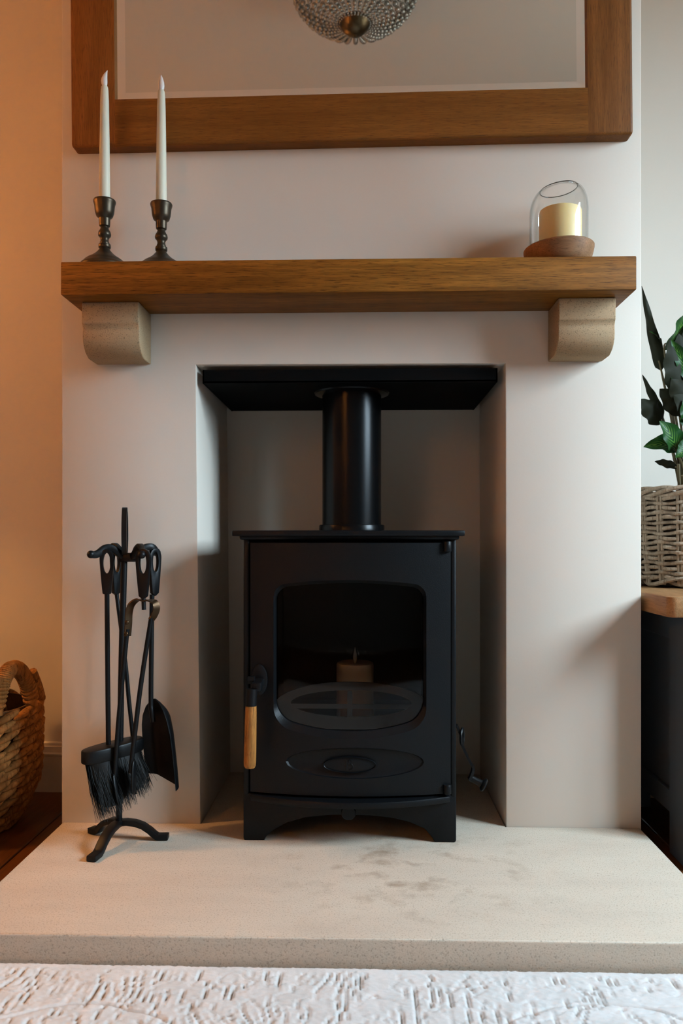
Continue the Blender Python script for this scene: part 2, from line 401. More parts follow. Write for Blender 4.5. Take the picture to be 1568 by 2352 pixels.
while ys[-1] > -1.9: ys.append(ys[-1] - .04)
xs = [-.95 + i * .0033 for i in range(576)]
V = [(x, y, rug_h(x, y)) for y in ys for x in xs]; nx = len(xs)
F = [(j * nx + i, (j + 1) * nx + i, (j + 1) * nx + i + 1, j * nx + i + 1) for j in range(len(ys) - 1) for i in range(nx - 1)]
k = len(V); V += [(xs[0], ys[0], .0005), (xs[-1], ys[0], .0005), (xs[-1], ys[-1], .0005), (xs[0], ys[-1], .0005)]
F += [(k, k + 1, k + 2, k + 3)] + [tuple([k] + list(range(nx)) + [k + 1])][:0]
F += [(k, 0, i, i + 1) if False else (i, i + 1, k + 1) if i > nx // 2 else (i, i + 1, k) for i in range(nx - 1)]
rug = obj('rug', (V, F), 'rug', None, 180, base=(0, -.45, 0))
tag(rug, 'off-white carved pile rug lying in front of the stone hearth', 'rug')

# ------------------------------------------------------------------ mantel, corbels
tag(obj('mantel_shelf', box(-.562, .491, -.133, -.001, 1.0715, 1.133, .0025, 2), 'mantel'), 'thick brown oak mantel beam on two stone corbels', 'mantel shelf')
cp = [(0, .1005), (.088, .1005), (.088, .060), (.0845, .056), (.082, .050), (.0825, .043), (.083, .036), (.0815, .026), (.077, .017), (.069, .0085), (.058, .003), (.050, 0), (0, 0)]
cm = [None, None]
for i, (xa, xb, lb) in enumerate(((-.5385, -.4290, 'pale stone corbel under the candlestick end of the mantel'), (.3615, .4675, 'pale stone corbel under the glass candle holder end of the mantel'))):
    m = bevel(extr(cp, lambda u, v, t: (t, -.001 - u, .9708 + v), xa, xb), .0022, 2, None, 25)
    tag(obj('corbel', m, 'corbel', None, 50), lb, 'corbel', 'stone corbels under the mantel')

# ------------------------------------------------------------------ mirror
mb = (-.03, -.001, 1.400)
mi = thing('wall_mirror', 'large oak framed wall mirror hanging above the mantel shelf', 'mirror', mb)
xo0, xo1, xi0, xi1, z0, zi0, zi1, z1 = -.580, .519, -.492, .432, 1.400, 1.491, 2.09, 2.187
fb = .006
for xa, xb, xo in ((xo0, xi0, xo0), (xi1, xo1, xo1)):
    pk_ = lambda e: all(v.co.y < -.03 for v in e.verts) and (all(abs(v.co.x - xo) < 1e-5 for v in e.verts) or all(abs(v.co.z - z0) < 1e-5 for v in e.verts)) or all(abs(v.co.x - xo) < 1e-5 and abs(v.co.z - z0) < 1e-5 for v in e.verts)
    obj('frame_stile', bevel(box(xa, xb, -.032, -.001, z0, z1), fb, 3, pk_), 'frame_v', mi)
def rail(za, zb, outer_low):
    pick = lambda e: all(abs(v.co.z - (za if outer_low else zb)) < 1e-5 for v in e.verts) and all(v.co.y < -.03 for v in e.verts)
    return bevel(box(xi0, xi1, -.032, -.001, za, zb), fb, 3, pick)
obj('frame_rail', rail(z0, zi0, True), 'frame_h', mi)
obj('frame_rail', rail(zi1, z1, False), 'frame_h', mi)
bw, bd_ = .0185, .00048
yg = -.0215
A = [(xi0, yg - bd_, zi0), (xi1, yg - bd_, zi0), (xi1, yg - bd_, zi1), (xi0, yg - bd_, zi1)]
B = [(xi0 + bw, yg, zi0 + bw), (xi1 - bw, yg, zi0 + bw), (xi1 - bw, yg, zi1 - bw), (xi0 + bw, yg, zi1 - bw)]
gl = obj('mirror_glass', (B, [(0, 1, 2, 3)]), 'mirror', mi, 0)
gl.data.polygons[0].flip() if gl.data.polygons[0].normal.y > 0 else None
obj('glass_bevel', (A + B, [(i, (i + 1) % 4, 4 + (i + 1) % 4, 4 + i) for i in range(4)]), 'mirror2', gl, 0)
mi.rotation_euler = (0, R(-.50), 0)

# ------------------------------------------------------------------ ceiling light seen in the mirror
cc = Vector((-.033, -1.06, 2.302))
ch = thing('ceiling_light', 'beaded crystal basket ceiling light reflected in the mirror', 'ceiling light', (cc.x, cc.y, CEIL))
ar, br = .203, .120
obj('ceiling_rose', lathe([(.0, -.001), (.07, -.001), (.075, -.012), (.05, -.03), (.012, -.034), (.012, -.1), (0, -.1)], (cc.x, cc.y, CEIL), 32), 'brass', ch)
zr = cc.z + br
obj('frame_ring', tube([(cc.x + ar * math.cos(a), cc.y + ar * math.sin(a), zr) for a in [2 * PI * k / 48 for k in range(48)]], .008, 8, closed=True), 'brass', ch)
V, F = [], []
bead = ellipsoid((0, 0, 0), 1, 1, 1, 7, 5)
for sidx in range(32):
    a = 2 * PI * sidx / 32
    t = .06
    while t < .98:
        el = t * PI / 2
        rr = ar * math.cos(PI / 2 - el); zz = zr - br * math.sin(PI / 2 - el)
        rad = max(.0036, min(.0092, rr * PI / 32 * .80))
        k = len(V); V += [(cc.x + rr * math.cos(a) + rad * p[0], cc.y + rr * math.sin(a) + rad * p[1], zz + rad * p[2]) for p in bead[0]]
        F += [tuple(i + k for i in q) for q in bead[1]]
        t += 2.15 * rad / (PI / 2 * math.sqrt((ar * math.sin(PI / 2 - el)) ** 2 + (br * math.cos(PI / 2 - el)) ** 2))
bd = obj('crystal_beads', (V, F), 'bead', ch, 60); bd['kind'] = 'stuff'
obj('finial', lathe([(.0, -.036), (.004, -.034), (.005, -.028), (.012, -.027), (.026, -.022), (.042, -.008), (.051, .006), (.055, .013), (.051, .018), (.0, .020)], (cc.x, cc.y, cc.z - .004), 28), 'brass', ch)

# ------------------------------------------------------------------ candlesticks and tapers
cs = [(.0, 0), (.0460, 0), (.0475, .0025), (.0468, .0055), (.0440, .0090), (.0415, .0105), (.0385, .0145), (.0325, .0195), (.0250, .0240), (.0175, .0300), (.0130, .0350), (.0102, .0385), (.0095, .0405),
      (.0112, .042), (.0115, .0455), (.0112, .0485), (.0088, .0495), (.0090, .0515), (.0078, .0545), (.0076, .0580), (.0088, .0615), (.0116, .0645), (.0122, .0680), (.0112, .0725), (.0086, .0765), (.0076, .0795),
      (.0072, .082), (.0098, .0835), (.0103, .086), (.0106, .097), (.0110, .0985), (.0150, .1015), (.0175, .109), (.0185, .117), (.0190, .123), (.0206, .1275), (.0211, .1305), (.0203, .1325), (.0180, .133), (.0120, .1305), (0, .1300)]
for (x, y, lean, bend, l1, l2) in ((-.4957, -.0845, -.0012, .010, 'dark bronze turned candlestick nearest the alcove end of the mantel', 'white taper candle with curled flame tip in the left-hand candlestick'),
                             (-.3914, -.067, -.0008, -.001, 'dark bronze turned candlestick set further back, nearer the mantel middle', 'white taper candle with straight pointed flame tip in the right-hand candlestick')):
    tag(obj('candlestick', lathe(cs, (x, y, 1.133), 40), 'bronze', None, 45), l1, 'candlestick', 'bronze candlesticks on the mantel')
    zc = 1.133 + .1302
    t = thing('taper_candle', l2, 'candle', (x, y, zc), 'white taper candles on the mantel')
    obj('wax_shaft', lathe([(0, 0), (.0104, 0), (.0100, .05), (.0091, .12), (.0079, .19), (.0070, .213), (.0064, .2175), (.0050, .2205), (0, .2205)], (x, y, zc), 24), 'wax', t)
    fp = [(.0042, .2205), (.0056, .225), (.0060, .2295), (.0054, .235), (.0040, .241), (.0022, .246), (.0002, .2505)]
    n = 16; V, F = [], []
    for r_, h in fp:
        q = max(0, (h - .222) / .0285)
        dx = bend * (q * q * 1.1 - .55 * q)
        for k in range(n): V.append((x + dx + r_ * math.cos(2 * PI * k / n), y + r_ * math.sin(2 * PI * k / n) * .9, zc + h))
    for i in range(len(fp) - 1):
        for k in range(n): F.append((i * n + k, i * n + (k + 1) % n, (i + 1) * n + (k + 1) % n, (i + 1) * n + k))
    F += [tuple(range(n)), tuple((len(fp) - 1) * n + k for k in range(n))]
    obj('flame_tip', (V, F), 'flame', t, 60)

# ------------------------------------------------------------------ glass dome candle holder
dx, dy, dz = .3665, -.068, 1.133
dh = thing('candle_holder', 'open-topped glass dome on a round turned wooden dish on the mantel', 'candle holder', (dx, dy, dz))
def tilt(m, k, zlo, zhi):   # hand-made lean of the rim: right side a little higher
    return [(x, y, z + k * (x - dx) * max(0, min(1, (z - zlo) / (zhi - zlo)))) for x, y, z in m[0]], m[1]
obj('dish', tilt(lathe([(0, 0), (.048, 0), (.055, .004), (.0595, .012), (.0630, .024), (.0650, .033), (.0652, .0365), (.0635, .0385), (.0600, .037), (.0575, .024), (.052, .017), (0, .0165)], (dx, dy, dz), 56), .035, dz, dz + .03), 'dish', dh)
dp = [(.0530, .0172), (.0538, .04), (.0541, .080), (.0541, .104), (.0535, .115), (.0517, .1255), (.0484, .1350), (.0440, .1425), (.0395, .1470), (.0352, .1495)]
dt = .0016
dome = lathe(dp + [(.0346, .1502), (.0338, .1498)] + [(r_ - dt, h - dt * max(0, (h - .1) / .047) * .9) for r_, h in reversed(dp)], (dx, dy, dz), 64, cap=False)
dome = tilt(dome, .11, dz + .06, dz + .147)
n_ = 64; k_ = len(dp) * 2 + 2
dome[1].extend([((k_ - 1) * n_ + j, (k_ - 1) * n_ + (j + 1) % n_, (j + 1) % n_, j) for j in range(n_)])
obj('glass_dome', dome, 'dome', dh, 50)
obj('glass_rim', tube([(dx + .0345 * math.cos(a), dy + .0345 * math.sin(a), dz + .1500 + .11 * .0345 * math.cos(a)) for a in [2 * PI * k / 64 for k in range(64)]], .0009, 8, closed=True), m_glass('rim_glass', (.35, .34, .32), 1.5), dh)
pc = thing('pillar_candle', 'short cream pillar candle inside the glass dome on the mantel', 'candle', (dx + .003, dy, dz + .0168))
obj('wax_body', lathe([(0, 0), (.0388, 0), (.0392, .002), (.0392, .089), (.0384, .0915), (.0365, .0920), (.031, .0895), (.012, .088), (0, .088)], (dx + .003, dy, dz + .0168), 48), 'cream', pc)
obj('wick', tube([(dx + .003, dy, dz + .1045), (dx + .004, dy, dz + .112)], .0009, 6), 'soot', pc)

# ------------------------------------------------------------------ flue and register plate
tag(obj('register_plate', join(box(-.3265, .2635, .006, .353, .9345, .938), box(-.3265, .2635, .006, .009, .934, .961), box(-.3265, -.3235, .006, .353, .934, .961), box(.2605, .2635, .006, .353, .934, .961)), 'soot', None, 20), 'flat black metal register plate closing the top of the fireplace opening', 'plate')
fc = (-.0285, .125)
fp_ = thing('flue_pipe', 'black round flue pipe rising from the stove top', 'flue pipe', (fc[0], fc[1], .6366))
obj('pipe', lathe([(.0632, .003), (.0632, .2985)], (*fc, .6366), 48, cap=False), 'fluepaint', fp_)
obj('collar', lathe([(.0640, 0), (.0702, 0), (.0702, .0125), (.0690, .0145), (.0640, .0147)], (*fc, .6366), 48, cap=False), 'fluepaint', fp_)
obj('upper_flange', lathe([(.0636, .291), (.079, .2945), (.081, .2975), (.0636, .2978)], (*fc, .6366), 48, cap=False), 'fluepaint', fp_)

# ------------------------------------------------------------------ stove
sx0, sx1, sy0, sy1 = -.2305, .1715, -.086, .235
scx = (sx0 + sx1) / 2
st = thing('wood_stove', 'black cast iron wood burning stove with glass door in the fireplace', 'stove', (scx, .07, .05))
obj('side_panel', box(sx0, sx0 + .012, sy0, sy1, .132, .6255, .004, 3), 'iron', st)
obj('side_panel', box(sx1 - .012, sx1, sy0, sy1, .132, .6255, .004, 3), 'iron', st)
obj('back_panel', box(sx0 + .012, sx1 - .012, sy1 - .012, sy1, .132, .6255), 'liner', st)
obj('firebox_floor', box(sx0 + .012, sx1 - .012, sy0 + .01, sy1 - .012, .150, .255), 'liner', st)
obj('firebox_roof', box(sx0 + .012, sx1 - .012, sy0 + .006, sy1 - .012, .565, .6255), 'liner', st)
obj('firebrick', box(sx0 + .012, sx0 + .045, sy0 + .02, sy1 - .012, .255, .565), 'liner', st)
obj('firebrick', box(sx1 - .045, sx1 - .012, sy0 + .02, sy1 - .012, .255, .565), 'liner', st)
# plinth: front apron with arched cut-out and two feet, plus side aprons
ap = [(sx0, .05), (sx0, .140), (sx1, .140), (sx1, .05), (.1310, .05), (.1270, .0575), (.1125, .0745), (.085, .0865), (.0508, .0945), (.010, .0985), (-.0297, .0995), (-.070, .0985), (-.1135, .0935), (-.148, .0835), (-.1737, .0690), (-.1865, .0575), (-.1905, .05)]
obj('plinth_front', bevel(extr(ap, lambda u, v, t: (u, t, v), sy0, sy0 + .014), .0035, 2, lambda e: all(v.co.y < sy0 + 1e-4 for v in e.verts) or all(abs(v.co.x - sx0) < 1e-4 or abs(v.co.x - sx1) < 1e-4 for v in e.verts)), 'iron', st)
for xa, xb in ((sx0, sx0 + .012), (sx1 - .012, sx1)):
    sp_ = [(sy0 + .014, .05), (sy0 + .014, .134), (sy1, .134), (sy1, .05), (sy1 - .045, .05), (sy1 - .075, .085), (sy0 + .1, .085), (sy0 + .065, .05)]
    obj('plinth_side', extr(sp_, lambda u, v, t: (t, u, v), xa, xb), 'iron', st)
obj('foot_pad', box(sx0 + .002, sx0 + .04, sy0 + .002, sy0 + .03, .0502, .053), 'soot', st)
# bowed ash lip
nl = 24; lp = []
for i in range(nl + 1):
    u = -1 + 2 * i / nl; lp.append((scx + .001 + .1885 * u, -.0875 - .044 * (1 - u * u) - .004))
lp += [(scx + .1895, -.080), (scx - .1875, -.080)]
lipm = bevel(extr(lp, lambda u, v, t: (u, v, t), .1265, .1392), .003, 2, None, 50)
obj('ash_lip', lipm, 'iron', st, 40)
obj('air_knob', lathe([(0, -.022), (.0125, -.022), (.0138, -.019), (.0138, -.008), (.0110, -.004), (.005, -.002), (.005, .03), (0, .03)], (-.0305, -.100, .1155), 24, 'y'), 'iron', st)
# top plate
tp = [(-.2500, .245)] + [(-.2500 + .436 * i / 20, -.100 - .010 * (1 - (2 * i / 20 - 1) ** 2)) for i in range(21)] + [(.1860, .245)]
obj('top_plate', bevel(extr(tp, lambda u, v, t: (u, v, t), .6262, .6366), .0022, 2, None, 50), 'iron', st, 40)
obj('top_moulding', bevel(join(box(-.236, .176, -.094, .238, .6190, .6262)), .004, 2, lambda e: all(v.co.z < .62 for v in e.verts)), 'iron', st)
# door: bowed plate, glass opening above, shallow oval dish below
dx0, dx1, dz0, dz1, zs = -.2165, .1605, .1440, .6135, .2425
dcx = (dx0 + dx1) / 2
def by(x): return -.0895 - .024 * (1 - ((x - dcx) / .1885) ** 2)
def dpt(x, z, off=0): return (x, by(x) + off, z)
def rectpt(a, cx, cz, x0, x1, z0, z1):
    c_, s_ = math.cos(a), math.sin(a); t = 1e9
    if c_ > 1e-9: t = min(t, (x1 - cx) / c_)
    if c_ < -1e-9: t = min(t, (x0 - cx) / c_)
    if s_ > 1e-9: t = min(t, (z1 - cz) / s_)
    if s_ < -1e-9: t = min(t, (z0 - cz) / s_)
    return (cx + c_ * t, cz + s_ * t)
def angles(cx, cz, x0, x1, z0, z1, n=120):
    an = [2 * PI * i / n for i in range(n)] + [math.atan2(z - cz, x - cx) % (2 * PI) for x in (x0, x1) for z in (z0, z1)]
    return sorted(set(round(a, 6) for a in an))
hx0, hx1 = -.1713, .1143; hcx = (hx0 + hx1) / 2; hcz = .40
def hole(a, grow=(0, 0, 0)):   # rounded pane: arched top, deeper curved bottom
    gs, gt, gb = grow
    hw = (hx1 - hx0) / 2 - gs
    best = None
    lo, hi = 0, .3
    c_, s_ = math.cos(a), math.sin(a)
    def inside(t):
        x = t * c_; z = hcz + t * s_; u = x / hw
        if abs(u) >= 1: return False
        top = .5445 - gt - .0105 * u * u; bot = .2500 + gb + .0245 * abs(u) ** 2.2
        r_ = .022
        if not (bot < z < top): return False
        ex = hw - abs(x)
        if ex < r_:
            lim_t = top - r_ + math.sqrt(max(0, r_ * r_ - (r_ - ex) ** 2)); 
            rb = .030; exb = min(ex, rb); lim_b = bot + rb - math.sqrt(max(0, rb * rb - (rb - exb) ** 2))
            return lim_b < z < lim_t
        if ex < .030:
            rb = .030; lim_b = bot + rb - math.sqrt(max(0, rb * rb - (rb - ex) ** 2)); return z > lim_b
        return True
    for _ in range(40):
        mid = (lo + hi) / 2
        if inside(mid): lo = mid
        else: hi = mid
    return (hcx + lo * c_, hcz + lo * s_)
def rings(loops):
    V, F = [], []; n = len(loops[0])
    for L in loops: V += L
    for k in range(len(loops) - 1):
        for i in range(n): F.append((k * n + i, k * n + (i + 1) % n, (k + 1) * n + (i + 1) % n, (k + 1) * n + i))
    return V, F
an = angles(hcx, hcz, dx0, dx1, zs, dz1, 160)
outer = [rectpt(a, hcx, hcz, dx0, dx1, zs, dz1) for a in an]; h1 = [hole(a) for a in an]; h2 = [hole(a, (.0042, .006, .0125)) for a in an]
LO = []
for k in range(9):
    t = k / 8; LO.append([dpt(o_[0] + (h_[0] - o_[0]) * t, o_[1] + (h_[1] - o_[1]) * t) for o_, h_ in zip(outer, h1)])
LO.append([dpt(x, z, .009) for x, z in h2]); LO.append([dpt(x, z, .018) for x, z in h2])
up = rings(LO)
ocx, ocz, orx, orz = -.0190, .2052, .129, .0287
an2 = angles(ocx, ocz, dx0, dx1, dz0, zs, 120)
outer2 = [rectpt(a, ocx, ocz, dx0, dx1, dz0, zs) for a in an2]
ell = lambda a, k: (ocx + orx * k * math.cos(a), ocz + orz * k * math.sin(a))
def ellray(a, k):
    c_, s_ = math.cos(a), math.sin(a); t = 1 / math.sqrt((c_ / orx) ** 2 + (s_ / orz) ** 2); return (ocx + t * k * c_, ocz + t * k * s_)
LO2 = []
for k in range(7):
    t = k / 6; LO2.append([dpt(o_[0] + (e_[0] - o_[0]) * t, o_[1] + (e_[1] - o_[1]) * t) for o_, e_ in zip(outer2, [ellray(a, 1) for a in an2])])
for k in (.97, .92, .8, .6, .4, .2, .02):
    LO2.append([dpt(*ellray(a, k), .0075 * math.sqrt(1 - k * k) + .001) for a in an2])
low = rings(LO2)
edge = []
pts = [(dx0, dz0), (dx1, dz0), (dx1, dz1), (dx0, dz1)]
loop = []
for (a, b_) in zip(pts, pts[1:] + pts[:1]):
    for i in range(24): loop.append((a[0] + (b_[0] - a[0]) * i / 24, a[1] + (b_[1] - a[1]) * i / 24))
rim = rings([[dpt(x, z) for x, z in loop], [(x, by(x) * .0 - .0785 if abs(x - dcx) > .188 else max(by(x) + .012, -.0785) if False else -.0785, z) for x, z in loop]])
door = obj('door', join(up, low, rim), 'iron', st, 30)
gp = [hole(a, (.0035, .005, .0115)) for a in an]
V = [dpt(x, z, .0135) for x, z in gp] ; V.append(dpt(hcx, hcz, .0135)); n = len(gp)
F = []
V = []
for k in range(9): V += [dpt(hcx + (x - hcx) * (1 - k / 8.0 * .999), hcz + (z - hcz) * (1 - k / 8.0 * .999), .0135) for x, z in gp]
for k in range(8):
    for i in range(n): F.append((k * n + i, k * n + (i + 1) % n, (k + 1) * n + (i + 1) % n, (k + 1) * n + i))
obj('door_glass', (V, F), 'stoveglass', door, 60)
# oval badge with its raised mark
bcx, bcz, brx, brz = -.0285, .2012, .0492, .0147
def bpt(u, v, off): return (bcx + u, by(bcx + u) + .0078 + off, bcz + v)
bdg = rings([[bpt(brx * k * math.cos(a), brz * k * math.sin(a), o_) for a in [2 * PI * i / 64 for i in range(64)]] for k, o_ in ((1.0, .004), (1.0, -.0052), (.985, -.0062), (.965, -.0056), (.95, -.0035), (.6, -.0045), (.02, -.005))])
bo = obj('badge', bdg, 'iron', door, 40)
obj('badge_mark', join(*[tube([bpt(u, v, -.0052) for u, v in smoothpath([(a, b_, 0) for a, b_ in P_], 5) for _ in [0]] if False else [bpt(p[0], p[1], -.0052) for p in smoothpath([(a, b_, 0) for a, b_ in P_], 5)], .0009, 6) for P_ in
     ([(-.0055, .0085), (-.0055, -.0085)], [(.0055, .0085), (-.0005, .0088), (-.0015, .0015), (.0035, .0020), (.0062, -.0025), (.0042, -.0075), (-.0010, -.0085)])]), 'iron', door, 40)
for zc, h in ((.6065, .0095), (.1530, .0085)):
    obj('hinge', lathe([(0, -h), (.0072, -h), (.0078, -h + .001), (.0078, h - .001), (.0072, h), (0, h)], (.1535, -.094, zc), 16), 'iron', door)
# door handle
hd = obj('handle_plate', bevel(extr([(.0158 * math.cos(2 * PI * i / 40), .0290 * math.sin(2 * PI * i / 40)) for i in range(40)], lambda u, v, t: (-.1985 + u, t, .3560 + v), -.1005, -.092), .002, 2, None, 50), 'iron', door, 40)
obj('handle_pivot', bevel(box(-.2065, -.1880, -.150, -.098, .3430, .3600), .003, 2), 'iron', door, 40)
obj('handle_nut', lathe([(0, 0), (.0075, 0), (.0075, .012), (0, .012)], (-.2150, -.128, .3610), 6, 'x'), 'iron', door, 30)
obj('handle_ferrule', tube([(-.2050, -.150, .3490), (-.2062, -.1515, .3185)], [.0096, .0100], 24), 'iron', door, 40)
gpf = [(.0100, 0), (.0104, .010), (.0108, .04), (.0110, .08), (.0110, .100), (.0104, .108), (.0085, .1115), (0, .1120)]
gv = lathe(gpf, (0, 0, 0), 28)
obj('handle_grip', ([(-.2062 - z * .016 + x, -.1515 - z * .02 + y, .3186 - z) for x, y, z in gv[0]], gv[1]), 'grip', door, 40)['label'] = 'pale wooden handle grip'
# air lever on the right side
lv = obj('side_lever', tube(smoothpath([(.176, -.045, .262), (.1865, -.048, .2375), (.1880, -.049, .222), (.2005, -.055, .1950), (.2065, -.058, .1830), (.2030, -.058, .1690), (.1990, -.058, .1610)], 5), .9, side=(0, 1, 0), w=.0075, h=.0028), 'iron2', st, 40)
obj('lever_ring', tube([(.1870 + .004 * math.cos(a), -.048 + .012 * math.cos(a), .240 + .0155 * math.sin(a)) for a in [2 * PI * i / 24 for i in range(24)]], .0026, 8, closed=True), 'iron2', st)
ax = Vector((.034, -.004, -.017)).normalized()
kp = [(0, 0), (.0062, 0), (.0062, .018), (.0075, .023), (.0125, .0265), (.0132, .0290), (.0115, .0315), (0, .0325)]
kv = lathe(kp, (0, 0, 0), 20); rot = Vector((0, 0, 1)).rotation_difference(ax).to_matrix()
obj('lever_knob', ([tuple(Vector((.2010, -.058, .1640)) + rot @ Vector(p)) for p in kv[0]], kv[1]), 'iron2', st, 40)
# oval log guard behind the glass
gcx, gcz, gy = -.027, .2975, -.058
def gpt(u, v, t): return (gcx + u, gy + (v + .05) * .35 + t, gcz + v)
n = 72
lg = thing('log_guard', 'grey oval cast iron log guard behind the stove glass', 'log guard', (gcx, gy, .2552))
gu = [(.1500 * math.cos(2 * PI * i / n), .0445 * math.sin(2 * PI * i / n) - .002) for i in range(n)]
gi = [(.1180 * math.cos(2 * PI * i / n), .0245 * math.sin(2 * PI * i / n) + .0030) for i in range(n)]
obj('ring', ringplate(gu, gi, gpt, 0, .006), 'guard', lg, 40)
obj('cross_bar', join(extr([(-.120, .0015), (.120, .0015), (.120, -.0065), (-.120, -.0065)], gpt, .0008, .0052)), 'guard', lg, 40)
obj('cross_bar', join(extr([(-.0075, .026), (.0025, .026), (.0025, -.022), (-.0075, -.022)], gpt, .0004, .0056)), 'guard', lg, 40)
# battery pillar candle inside
kx, ky = -.0205, .055
kc = thing('pillar_candle', 'pillar candle with a slim flame behind the dark stove glass', 'candle', (kx, ky, .2552))
obj('wax_body', lathe([(0, 0), (.0382, 0), (.0382, .1065), (.0372, .1100), (.034, .1120), (.012, .1100), (0, .1100)], (kx, ky, .2552), 40), 'ledwax', kc)
obj('flame_tip', lathe([(0, .1080), (.0020, .1100), (.0042, .1180), (.0040, .1250), (.0022, .1340), (0, .1425)], (kx, ky, .2552), 14), 'flame', kc)

# ------------------------------------------------------------------ fire tools
hubx, huby = -.4645, -.092
sd = thing('tool_stand', 'black iron fireside tool stand with three arched feet and loop handle', 'tool stand', (hubx, huby, .05))
for ang, L in ((-100, .107), (4, .092), (150, .078)):
    d = Vector((math.cos(R(ang)), math.sin(R(ang)), 0)); s = Vector((-d.y, d.x, 0))
    path = [Vector((hubx, huby, 0)) + d * (L * q) + Vector((0, 0, z)) for q, z in ((0, .0835), (.15, .0845), (.32, .0825), (.48, .0770), (.62, .0680), (.72, .0595), (.77, .0565), (.80, .0560), (1.0, .0558))]
    fm = tube(path, 1, side=tuple(s), w=.0092, h=.0052)
    obj('foot', bevel(fm, .0018, 2, None, 40), 'iron2', sd, 35)
stem = smoothpath([(hubx - .0015, huby, .078), (-.4640, huby, .20), (-.4605, huby, .40), (-.4555, huby, .586)], 5)
obj('stem', tube(stem, [.0060] * len(stem), 12), 'iron2', sd)
obj('hook_hub', bevel(box(-.4640, -.4310, -.101, -.083, .5775, .5945), .003, 2), 'iron2', sd)
ll = []
for i in range(33):
    a = -PI / 2 + 2 * PI * i / 32
    ll.append((-.4545 - .0045 * math.cos(a), huby + .020 * math.cos(a), .6315 + .0455 * math.sin(a) * (1 if math.sin(a) > 0 else .9)))
obj('loop_handle', tube(ll[:-1], 1, side=(.98, .2, 0), w=.0046, h=.0036, closed=True), 'iron2', sd, 50)
for pth in ([(-.4575, -.096, .587), (-.4660, -.103, .597), (-.4760, -.108, .604), (-.4850, -.113, .6035), (-.4930, -.119, .596), (-.5000, -.124, .5915), (-.5070, -.128, .592)],
            [(-.4600, -.088, .587), (-.4690, -.080, .598), (-.4790, -.073, .6060), (-.4860, -.066, .604), (-.4900, -.060, .597)],
            [(-.4380, -.098, .587), (-.4310, -.106, .592), (-.4240, -.114, .602), (-.4160, -.124, .6055), (-.4090, -.138, .598), (-.4060, -.150, .592)],
            [(-.4380, -.088, .587), (-.4300, -.084, .595), (-.4200, -.078, .604), (-.4100, -.070, .605), (-.4050, -.062, .597), (-.4030, -.055, .594)]):
    sp_ = smoothpath(pth, 5)
    hk = tube(sp_, 1, side=(0, 0, 1), w=.0066, h=.0054)
    obj('hook', join(bevel(hk, .0012, 1, None, 40), ellipsoid(sp_[-1], .0074, .0074, .0074, 14, 8)), 'iron2', sd, 50)

def tool_handle(parent, cx, cy, ztop, rotz, w=.0140, L=.090):
    U = Vector((math.cos(R(rotz)), math.sin(R(rotz)), 0)); Nn = Vector((-U.y, U.x, 0)); C0 = Vector((cx, cy, ztop))
    def fn(u, v, t): return tuple(C0 + U * u + Vector((0, 0, v)) + Nn * t)
    n = 48; hc = -.0265; out_, inn = [], []
    for i in range(n):
        a = 2 * PI * i / n; c_, s_ = math.cos(a), math.sin(a)
        inn.append((.0066 * c_, hc + .0190 * s_))
        # outline: rounded crown, shoulders tapering to a narrow foot
        lo, hi = 0, .12
        for _ in range(30):
            t = (lo + hi) / 2; u, v = t * c_, hc + t * s_
            if v > -.018: ok = (u / w) ** 2 + ((v + .018) / .018) ** 2 < 1
            elif v > -L: ok = abs(u) < w - (w - .0072) * ((-.018 - v) / (L - .018)) ** 1.25
            else: ok = False
            if ok: lo = t
            else: hi = t
        out_.append((lo * c_, hc + lo * s_))
    return obj('handle', bevel(ringplate(out_, inn, fn, -.0042, .0042), .0012, 2, None, 60), 'iron2', parent, 40)
# brush
bt = thing('hearth_brush', 'black hearth brush with bushy bristles hanging on the tool stand', 'brush', (-.478, -.116, .14), 'fire tools on the stand')
tool_handle(bt, -.4808, -.1165, .6020, 8, .0130, .086)
obj('shaft', tube([(-.4808, -.1165, .520), (-.4795, -.1165, .38), (-.4780, -.1165, .236)], .0046, 12), 'iron2', bt)
hc_ = Vector((-.4705, -.1125, 0)); ua = R(46); U = Vector((math.cos(ua), math.sin(ua), 0)); Vv = Vector((-U.y, U.x, 0))
def hpt(u, v, z): return tuple(hc_ + U * u + Vv * v + Vector((0, 0, z)))
ov = [(.061 * math.copysign(abs(math.cos(a)) ** .75, math.cos(a)), .0225 * math.copysign(abs(math.sin(a)) ** .75, math.sin(a))) for a in [2 * PI * i / 40 for i in range(40)]]
obj('head', bevel(extr(ov, lambda u, v, t: hpt(u, v, t + u * .06), .2140, .2385), .003, 2, None, 50), 'iron2', bt, 40)
V, F = [], []
core = rings([[tuple(Vector(hpt(u * k * .86, v * k * .9, z + u * .06 + .012 * (u / .07) * f + .006 * f * math.sin(9 * u / .06))) + Vector((.020 * f, 0, 0))) for u, v in ov] for k, z, f in ((1, .216, 0), (.98, .19, .4), (.95, .165, .8), (.8, .148, 1), (.02, .146, 1))])
for i in range(1100):
    a = random.random() * 2 * PI; q = math.sqrt(random.random()) if i > 500 else .85 + .15 * random.random()
    u, v = .056 * q * math.cos(a), .0205 * q * math.sin(a)
    fx = .90 + random.uniform(-.04, .14); wild = random.gauss(0, .0030) * (3.0 if random.random() < .07 else 1)
    Lb = random.uniform(.074, .094) - .018 * (u / .056) - (.02 if random.random() < .25 else 0)
    p0 = Vector(hpt(u, v, .2165 + u * .06)); p2 = Vector(hpt(u * fx + wild, v * (fx + .35) + wild * .7, .2165 + u * .06 - Lb)) + Vector((.024, 0, 0))
    p1 = (p0 + p2) / 2 + Vector((random.gauss(-.002, .0015), random.gauss(0, .0015), 0))
    m = tube([p0, p1, p2], [.00055, .0005, .00018], 3, cap=False); k = len(V); V += m[0]; F += [tuple(j + k for j in f) for f in m[1]]
